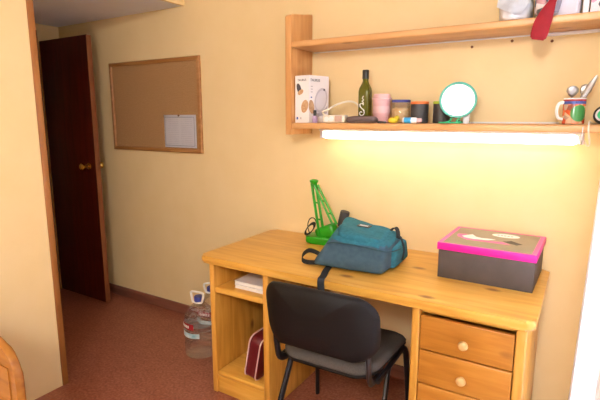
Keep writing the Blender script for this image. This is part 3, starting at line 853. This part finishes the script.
# pouch
pc = thing('glasses_case', (.625, -.19, Z), 'brown soft glasses case lying in front of the oil bottle', 'case')
bm = B(); a0 = rrect(.168, .044, .021, 6)
pad(bm, a0, [(.75, .0008), (.93, .004), (1, .014), (.97, .024), (.85, .031), (.5, .035)], lambda x, y, h: (.654+x, -.190+y, Z+h)); obj('case_body', bm, 'pouch', pc, angle=60)
bm = B(); tube(bm, [(.654+x*1.003, -.190+y*1.003, Z+.0145) for x, y in a0 + a0[:1]], .0012, 5, False); obj('zip', bm, 'dark_grey', pc)
bm = B(); pad(bm, rrect(.045, .022, .008, 4), [(.8, .0006), (1, .004), (.9, .009), (.5, .011)], lambda x, y, h: (.765+x, -.205+y, Z+h))
kf = tag(obj('key_fob', bm, 'dark_grey', base=(.765, -.205, Z)), 'small dark fob lying between brown case and yellow toy', 'key fob')
# travel cup
cu = thing('travel_cup', (.735, -.12, Z), 'pink lidded travel cup on the lower shelf', 'cup')
cc = (.722, -.105, Z)
bm = B(); lathe(bm, [(.034, .001), (.036, .004), (.041, .045), (.0415, .047), (.0415, .082), (.042, .083), (.045, .112), (.045, .114)], cc, 28); obj('cup_body', bm, 'pink', cu)
bm = B(); lathe(bm, [(.0428, .048), (.0432, .050), (.0440, .080), (.0436, .082)], cc, 28, None, False, False); obj('sleeve', bm, 'pink_light', cu)
bm = B(); lathe(bm, [(.046, .113), (.0485, .115), (.0485, .122), (.044, .125), (.041, .139), (.037, .142), (.005, .141)], cc, 28); obj('lid', bm, 'pink_light', cu)
# jars
def jar(name, x, y, r, h, body_mat, lid_mat, label, cat, cont=None):
    t = thing(name, (x, y, Z), label, cat, 'canisters on the lower shelf')
    bm = B(); lathe(bm, [(r*.92, .001), (r, .004), (r, h-.014), (r*.97, h-.011)], (x, y, Z), 28); obj('jar_body', bm, body_mat, t)
    bm = B(); lathe(bm, [(r*1.02, h-.012), (r*1.03, h-.010), (r*1.03, h-.001), (r*.98, h), (r*.1, h+.0004)], (x, y, Z), 28); obj('lid', bm, lid_mat, t)
    if cont:
        bm = B(); lathe(bm, [(r*.88, .006), (r*.93, .010), (r*.93, h*.62), (r*.6, h*.68), (.002, h*.70)], (x, y, Z), 24); obj('contents', bm, cont, t)
    return t
jar('clear_jar', .820, -.10, .044, .112, 'clear_jar', 'navy', 'clear jar of amber contents with a navy lid', 'jar', 'spice')
jar('black_canister', .913, -.10, .0415, .102, 'dark_grey', 'orange', 'black canister with an orange rimmed lid', 'canister')
jar('black_canister', 1.017, -.085, .0415, .102, 'dark_grey', 'lime', 'black canister with a lime lid, half behind the round mirror', 'canister')
# yellow toy and glue tube
yt = thing('yellow_toy', (.79, -.19, Z), 'small yellow rubber toy lying in front of the clear jar', 'toy')
bm = B(); lathe(bm, [(.010, .0005), (.022, .006), (.026, .014), (.022, .024), (.010, .029), (.002, .030)], (.815, -.188, Z), 16, None, True, True, 1.0, .7); obj('toy_body', bm, 'yellow', yt)
bm = B(); lathe(bm, [(.004, -.011), (.010, -.006), (.012, 0), (.010, .007), (.003, .011)], (.834, -.19, Z+.026), 14); obj('toy_head', bm, 'yellow', yt)
gt = thing('glue_tube', (.86, -.195, Z), 'blue and white tube lying in front of the black canister', 'tube')
Rx = Matrix.Rotation(PI/2, 3, 'Y')
bm = B(); lathe(bm, [(.004, 0), (.013, .004), (.0135, .065), (.010, .070)], (.866, -.205, Z+.0146), 16, Rx); obj('tube_body', bm, 'white', gt)
bm = B(); lathe(bm, [(.0138, .012), (.014, .013), (.014, .044), (.0138, .045)], (.866, -.205, Z+.0146), 16, Rx, False, False); obj('tube_label', bm, 'sky', gt)
bm = B(); lathe(bm, [(.010, .070), (.0105, .071), (.0095, .09), (.003, .092)], (.866, -.205, Z+.0146), 14, Rx); obj('cap', bm, 'pink_light', gt)
# round mirror on a folding foot
mr = thing('round_mirror', (1.085, -.15, Z), 'round mirror with a turquoise rim standing on the lower shelf', 'mirror')
mc = Vector((1.103, -.155, Z+.104))
nrm = ((Vector((LP[0]-.05, LP[1]+.50, CZ))-mc).normalized() + (Vector((1.6178, -2.3391, 1.4358))-mc).normalized()).normalized()
xa = Vector((0, 0, 1)).cross(nrm).normalized(); ya = nrm.cross(xa)
RM = Matrix((xa, ya, nrm)).transposed()
bm = B(); lathe(bm, [(.070, -.006), (.079, -.004), (.081, .002), (.079, .008), (.0715, .008), (.0695, .005)], mc, 40, RM, True, False); obj('rim', bm, 'turquoise', mr)
bm = B(); lathe(bm, [(.070, .0045), (.070, .0052)], mc, 40, RM); obj('glass', bm, 'mirror', mr)
bm = B()
tube(bm, [mc+ya*-.074-xa*.02, (1.075, -.175, Z+.012), (1.055, -.185, Z+.0052), (1.03, -.185, Z+.0052)], .0035, 6)
tube(bm, [mc+ya*-.074+xa*.02, (1.105, -.17, Z+.012), (1.125, -.18, Z+.0052), (1.10, -.195, Z+.0052), (1.05, -.192, Z+.0052)], .0035, 6)
tube(bm, [mc+ya*-.06-nrm*.006, (1.10, -.09, Z+.05), (1.092, -.066, Z+.010), (1.14, -.06, Z+.0060)], .0035, 6)
obj('wire_foot', bm, 'mint', mr)
bm = B(); box(bm, 1.125, 1.150, -.135, -.115, Z+.0005, Z+.042, .003)
tag(obj('eraser', bm, 'white_card', base=(1.137, -.125, Z)), 'small white block standing behind the foot of the round mirror', 'eraser')
# mug with cutlery
mg = thing('mug', (1.551, -.12, Z), 'white mug with a bright red, blue and green print', 'mug')
gc = (1.554, -.115, Z)
bm = B(); lathe(bm, [(.036, .001), (.040, .004), (.0405, .102), (.0395, .104), (.038, .102), (.037, .010), (.004, .008)], gc, 32); 
o = obj('mug_body', bm, 'mug', mg)
o.location = (gc[0]-1.551, gc[1]+.12, 0); 
for v in o.data.vertices: v.co.x -= gc[0]-1.551; v.co.y -= gc[1]+.12
bm = B(); lathe(bm, [(.0402, .0985), (.0412, .100), (.0412, .1035), (.0398, .1045)], gc, 32, None, False, False); obj('rim', bm, 'white', mg)
bm = B(); tube(bm, [(gc[0]-.036, gc[1]-.012, Z+.088), (gc[0]-.054, gc[1]-.016, Z+.083), (gc[0]-.061, gc[1]-.018, Z+.055), (gc[0]-.054, gc[1]-.016, Z+.027), (gc[0]-.036, gc[1]-.012, Z+.020)], .006, 8); obj('handle', bm, 'white', mg)
def cutlery(name, foot, tip, kind, label, mat='steel'):
    foot, tip = Vector(foot), Vector(tip)
    t = thing(name, foot, label, name, 'cutlery in the printed mug')
    d = (tip-foot)
    bm = B()
    if kind == 'spoon':
        tube(bm, [foot, foot+d*.4, foot+d*.72], .0028, 8, False); obj('handle', bm, mat, t)
        z = d.normalized(); x = z.cross(Vector((.2, -1, .15))).normalized(); y = z.cross(x)
        R = Matrix((x, y, z)).transposed()
        bm = B(); L = d.length*.30
        lathe(bm, [(.003, 0), (.012, L*.2), (.019, L*.5), (.018, L*.75), (.010, L*.95), (.002, L)], foot+d*.66, 16, R, True, True, 1.15, .22); obj('bowl', bm, mat, t)
    else:
        z = d.normalized(); x = z.cross(Vector((.2, -1, .15))).normalized(); y = z.cross(x)
        R = Matrix((x, y, z)).transposed(); L = d.length
        bm = B(); lathe(bm, [(.006, 0), (.008, L*.3), (.011, L*.6), (.011, L*.8), (.006, L*.96), (.002, L)], foot, 14, R, True, True, 1, .3); obj('blade' if kind == 'knife' else 'handle', bm, mat, t)
    return t
cutlery('spoon', (1.539, -.118, Z+.012), (1.544, -.135, Z+.158), 'spoon', 'steel spoon standing bowl up at the left in the printed mug')
cutlery('knife', (1.535, -.112, Z+.012), (1.622, -.135, Z+.190), 'knife', 'grey knife leaning to the right out of the printed mug')
cutlery('ladle', (1.545, -.098, Z+.014), (1.596, -.088, Z+.164), 'spoon', 'dark round spoon leaning behind the knife in the mug')
# round gadget
rg = thing('round_speaker', (1.665, -.13, Z), 'black round gadget with a green centre at the right end of the lower shelf', 'gadget')
nr = Vector((-.35, -.93, .12)).normalized(); xa = Vector((0, 0, 1)).cross(nr).normalized(); RG = Matrix((xa, nr.cross(xa), nr)).transposed()
gcx = (1.657, -.135, Z+.037)
bm = B(); lathe(bm, [(.030, -.022), (.035, -.018), (.036, .006), (.034, .010), (.026, .011)], gcx, 28, RG); obj('shell', bm, 'black', rg)
bm = B(); lathe(bm, [(.025, .011), (.0255, .0125), (.020, .014), (.0195, .0125)], gcx, 28, RG); obj('ring', bm, 'pale_plastic', rg)
bm = B(); lathe(bm, [(.0185, .012), (.017, .0155), (.004, .017)], gcx, 24, RG); obj('green_centre', bm, 'mint', rg)

# ------------------------------------------------------------------ things on the upper shelf
Z = ZU
cb = thing('carrier_bag', (1.32, -.13, Z), 'crumpled white carrier bag slumped on the upper shelf', 'bag')
bm = B()
n = 26
rs = []
for h, s in ((.001, .92), (.012, 1.0), (.05, 1.05), (.10, 1.0), (.15, .86), (.19, .6), (.205, .3)):
    r_ = []
    for i in range(n):
        a = 2*PI*i/n
        w = 1 + .10*math.sin(3*a+h*30) + .06*math.sin(7*a-h*50)
        r_.append((1.310 + .060*s*w*math.cos(a), -.145 + .085*s*w*math.sin(a), Z + h))
    rs.append(r_)
rings(bm, rs); o = obj('bag_body', bm, 'bag_white', cb, angle=80)
bm = B(); 
fl = [[(1.262+.012*j*.3, -.226-.004*j, Z+.06-.0*j) for j in range(2)]]
g = []
for j in range(7):
    v = j/6
    row = []
    for i in range(7):
        u = i/6
        x = 1.262 + .125*u - .010*v*(1-u)
        low = (.050 + (.004-.050)*min(1, u/.62)) if u < .62 else (.004 + .075*(u-.62)/.38)
        z = Z + .15*(1-v) + low*v
        y = -.232 - .012*math.sin(u*8+v*5) - .010*v
        row.append(bm.verts.new((x, y, z)))
    g.append(row)
for j in range(6):
    for i in range(6): bm.faces.new((g[j][i], g[j][i+1], g[j+1][i+1], g[j+1][i]))
bmesh.ops.solidify(bm, geom=bm.faces[:], thickness=.0012)
obj('bag_flap', bm, 'bag_white', cb, angle=80)
pb = thing('printed_pouch', (1.41, -.15, Z), 'multicoloured printed pouch between the white bag and red strap', 'pouch')
bm = B(); pad(bm, rrect(.085, .12, .025, 5), [(.7, .001), (.95, .006), (1, .05), (.95, .10), (.8, .16), (.55, .19)], lambda x, y, h: (1.412+x*.62, -.155+y+.02*h, Z+h)); obj('pouch_body', bm, 'print_bag', pb, angle=70)
bm = B(); tube(bm, [(1.400, -.15, Z+.188), (1.403, -.155, Z+.22), (1.42, -.155, Z+.22), (1.425, -.15, Z+.188)], .004, 8); obj('pouch_handle', bm, M['teal'], pb)
# red strap hanging over the edge
rd = B()
pts = [(1.468, -.215, Z+.14), (1.462, -.225, Z+.085), (1.452, -.238, Z+.05), (1.438, -.2455, Z+.012), (1.424, -.247, Z-.03), (1.416, -.245, Z-.066), (1.411, -.243, Z-.090)]
ps_ = smooth_path(pts, 6); rs = []
for i, p in enumerate(ps_):
    u = i/(len(ps_)-1)
    w = .014 + .026*min(1, u*1.6) + (.022*math.sin(min(1, max(0, (u-.35)/.65))*PI*.8)) - (.010 if u > .97 else 0)
    tdir = (ps_[min(i+1, len(ps_)-1)] - ps_[max(i-1, 0)]).normalized()
    wd = Vector((1, .0, .12)); wd = (wd - tdir*wd.dot(tdir)).normalized(); nn = tdir.cross(wd)
    rs.append([p + wd*w*.5*math.cos(a) + nn*.0035*math.sin(a) for a in [2*PI*k/10 for k in range(10)]])
rings(rd, rs)
tag(obj('red_strap', rd, 'red_cloth', base=(1.44, -.21, Z)), 'red cloth tongue hanging over the upper shelf edge', 'strap')
pt = thing('plastic_tub', (1.52, -.13, Z), 'pale lilac plastic tub with a grey handle on the upper shelf', 'tub')
bm = B(); pad(bm, rrect(.106, .15, .018, 5), [(.9, .001), (.93, .006), (1.0, .155), (1.04, .158), (1.04, .166), (.96, .168)], lambda x, y, h: (1.494+x, -.118+y, Z+h)); obj('tub_body', bm, 'pale_plastic', pt)
bm = B(); ribbon(bm, [(1.482, -.206, Z+.135), (1.478, -.212, Z+.09), (1.472, -.214, Z+.045), (1.464, -.212, Z+.012)], (1, 0, 0), .016, .008); obj('tub_handle', bm, 'grey_rubber', pt)
wc = B(); box(wc, 1.552, 1.572, -.20, -.02, Z+.0005, Z+.20, .002)
tag(obj('white_folder', wc, 'white_card', base=(1.562, -.11, Z)), 'white folder standing between the lilac tub and pink box', 'folder')
pbx = thing('pink_box', (1.655, -.11, Z), 'pink and white printed box at the right end of the upper shelf', 'box')
bm = B(); box(bm, 1.577, 1.690, -.205, -.02, Z+.0005, Z+.17, .002); obj('carton', bm, 'pink_print', pbx)
bm = B(); box(bm, 1.575, 1.692, -.207, -.018, Z+.17, Z+.178, .001); obj('lid', bm, 'white_card', pbx)

# ------------------------------------------------------------------ bed end at lower left
be = thing('bed', (-.30, -1.62, 0), 'rounded pine bed end against the left wall', 'bed')
def bedprof(x1):
    pts = [(LX+.02, 0), (x1, 0), (x1, .36), (x1-.004, .50)]
    return pts
YB = -1.60
bm = B()
xr = .020
prof = [(LX+.01, .02), (xr, .02), (xr, .53), (xr-.002, .565), (xr-.008, .592), (xr-.020, .612), (xr-.042, .630), (xr-.065, .645), (xr-.10, .662), (xr-.20, .69), (LX+.01, .70)]
rings(bm, [[(x, YB, z) for x, z in prof], [(x, YB+.030, z) for x, z in prof]])
es = [e for e in bm.edges if abs(e.verts[0].co.y-e.verts[1].co.y) < 1e-6]
bmesh.ops.bevel(bm, geom=es, offset=.008, segments=3, profile=.5, affect='EDGES')
obj('end_board', bm, 'bed_wood', be)
bm = B()
box(bm, LX+.03, xr-.035, YB-.006, YB+.0, .10, .585, .003); obj('raised_panel', bm, 'bed_wood', be)
bm = B(); box(bm, xr-.05, xr-.02, FY+2.0-.5, YB, .26, .40, .004); obj('side_rail', bm, 'bed_wood', be)
bm = B(); box(bm, LX+.02, LX+.05, FY+1.5, YB, .26, .40, .004); obj('side_rail', bm, 'bed_wood', be)
bm = B(); box(bm, LX+.05, xr-.05, FY+1.53, YB-.01, .28, .46, .04, 4); obj('mattress', bm, 'white_card', be)
bm = B(); box(bm, LX+.01, xr, FY+1.5, FY+1.53, .0, .60, .01, 3); obj('head_board', bm, 'bed_wood', be)

# ------------------------------------------------------------------ light, camera, view
w = bpy.data.worlds.new('World'); sc.world = w; w.use_nodes = True
bg = w.node_tree.nodes['Background']; bg.inputs[0].default_value = lin('#e8f0ff'); bg.inputs[1].default_value = 9.0

cam = bpy.data.cameras.new('Camera'); co_ = bpy.data.objects.new('Camera', cam); C.objects.link(co_)
F = 467.31
cam.sensor_fit = 'HORIZONTAL'; cam.sensor_width = 36; cam.lens = F/600*36; cam.clip_start = .02
yaw, pit = .5511, -.1749
fw = Vector((-math.sin(yaw)*math.cos(pit), math.cos(yaw)*math.cos(pit), math.sin(pit)))
co_.location = (1.6178, -2.3391, 1.4358)
co_.rotation_euler = fw.to_track_quat('-Z', 'Y').to_euler()
sc.camera = co_
sc.view_settings.view_transform = 'Standard'; sc.view_settings.look = 'None'
sc.view_settings.gamma = 1; sc.view_settings.use_curve_mapping = False
sc.view_settings.exposure = 0
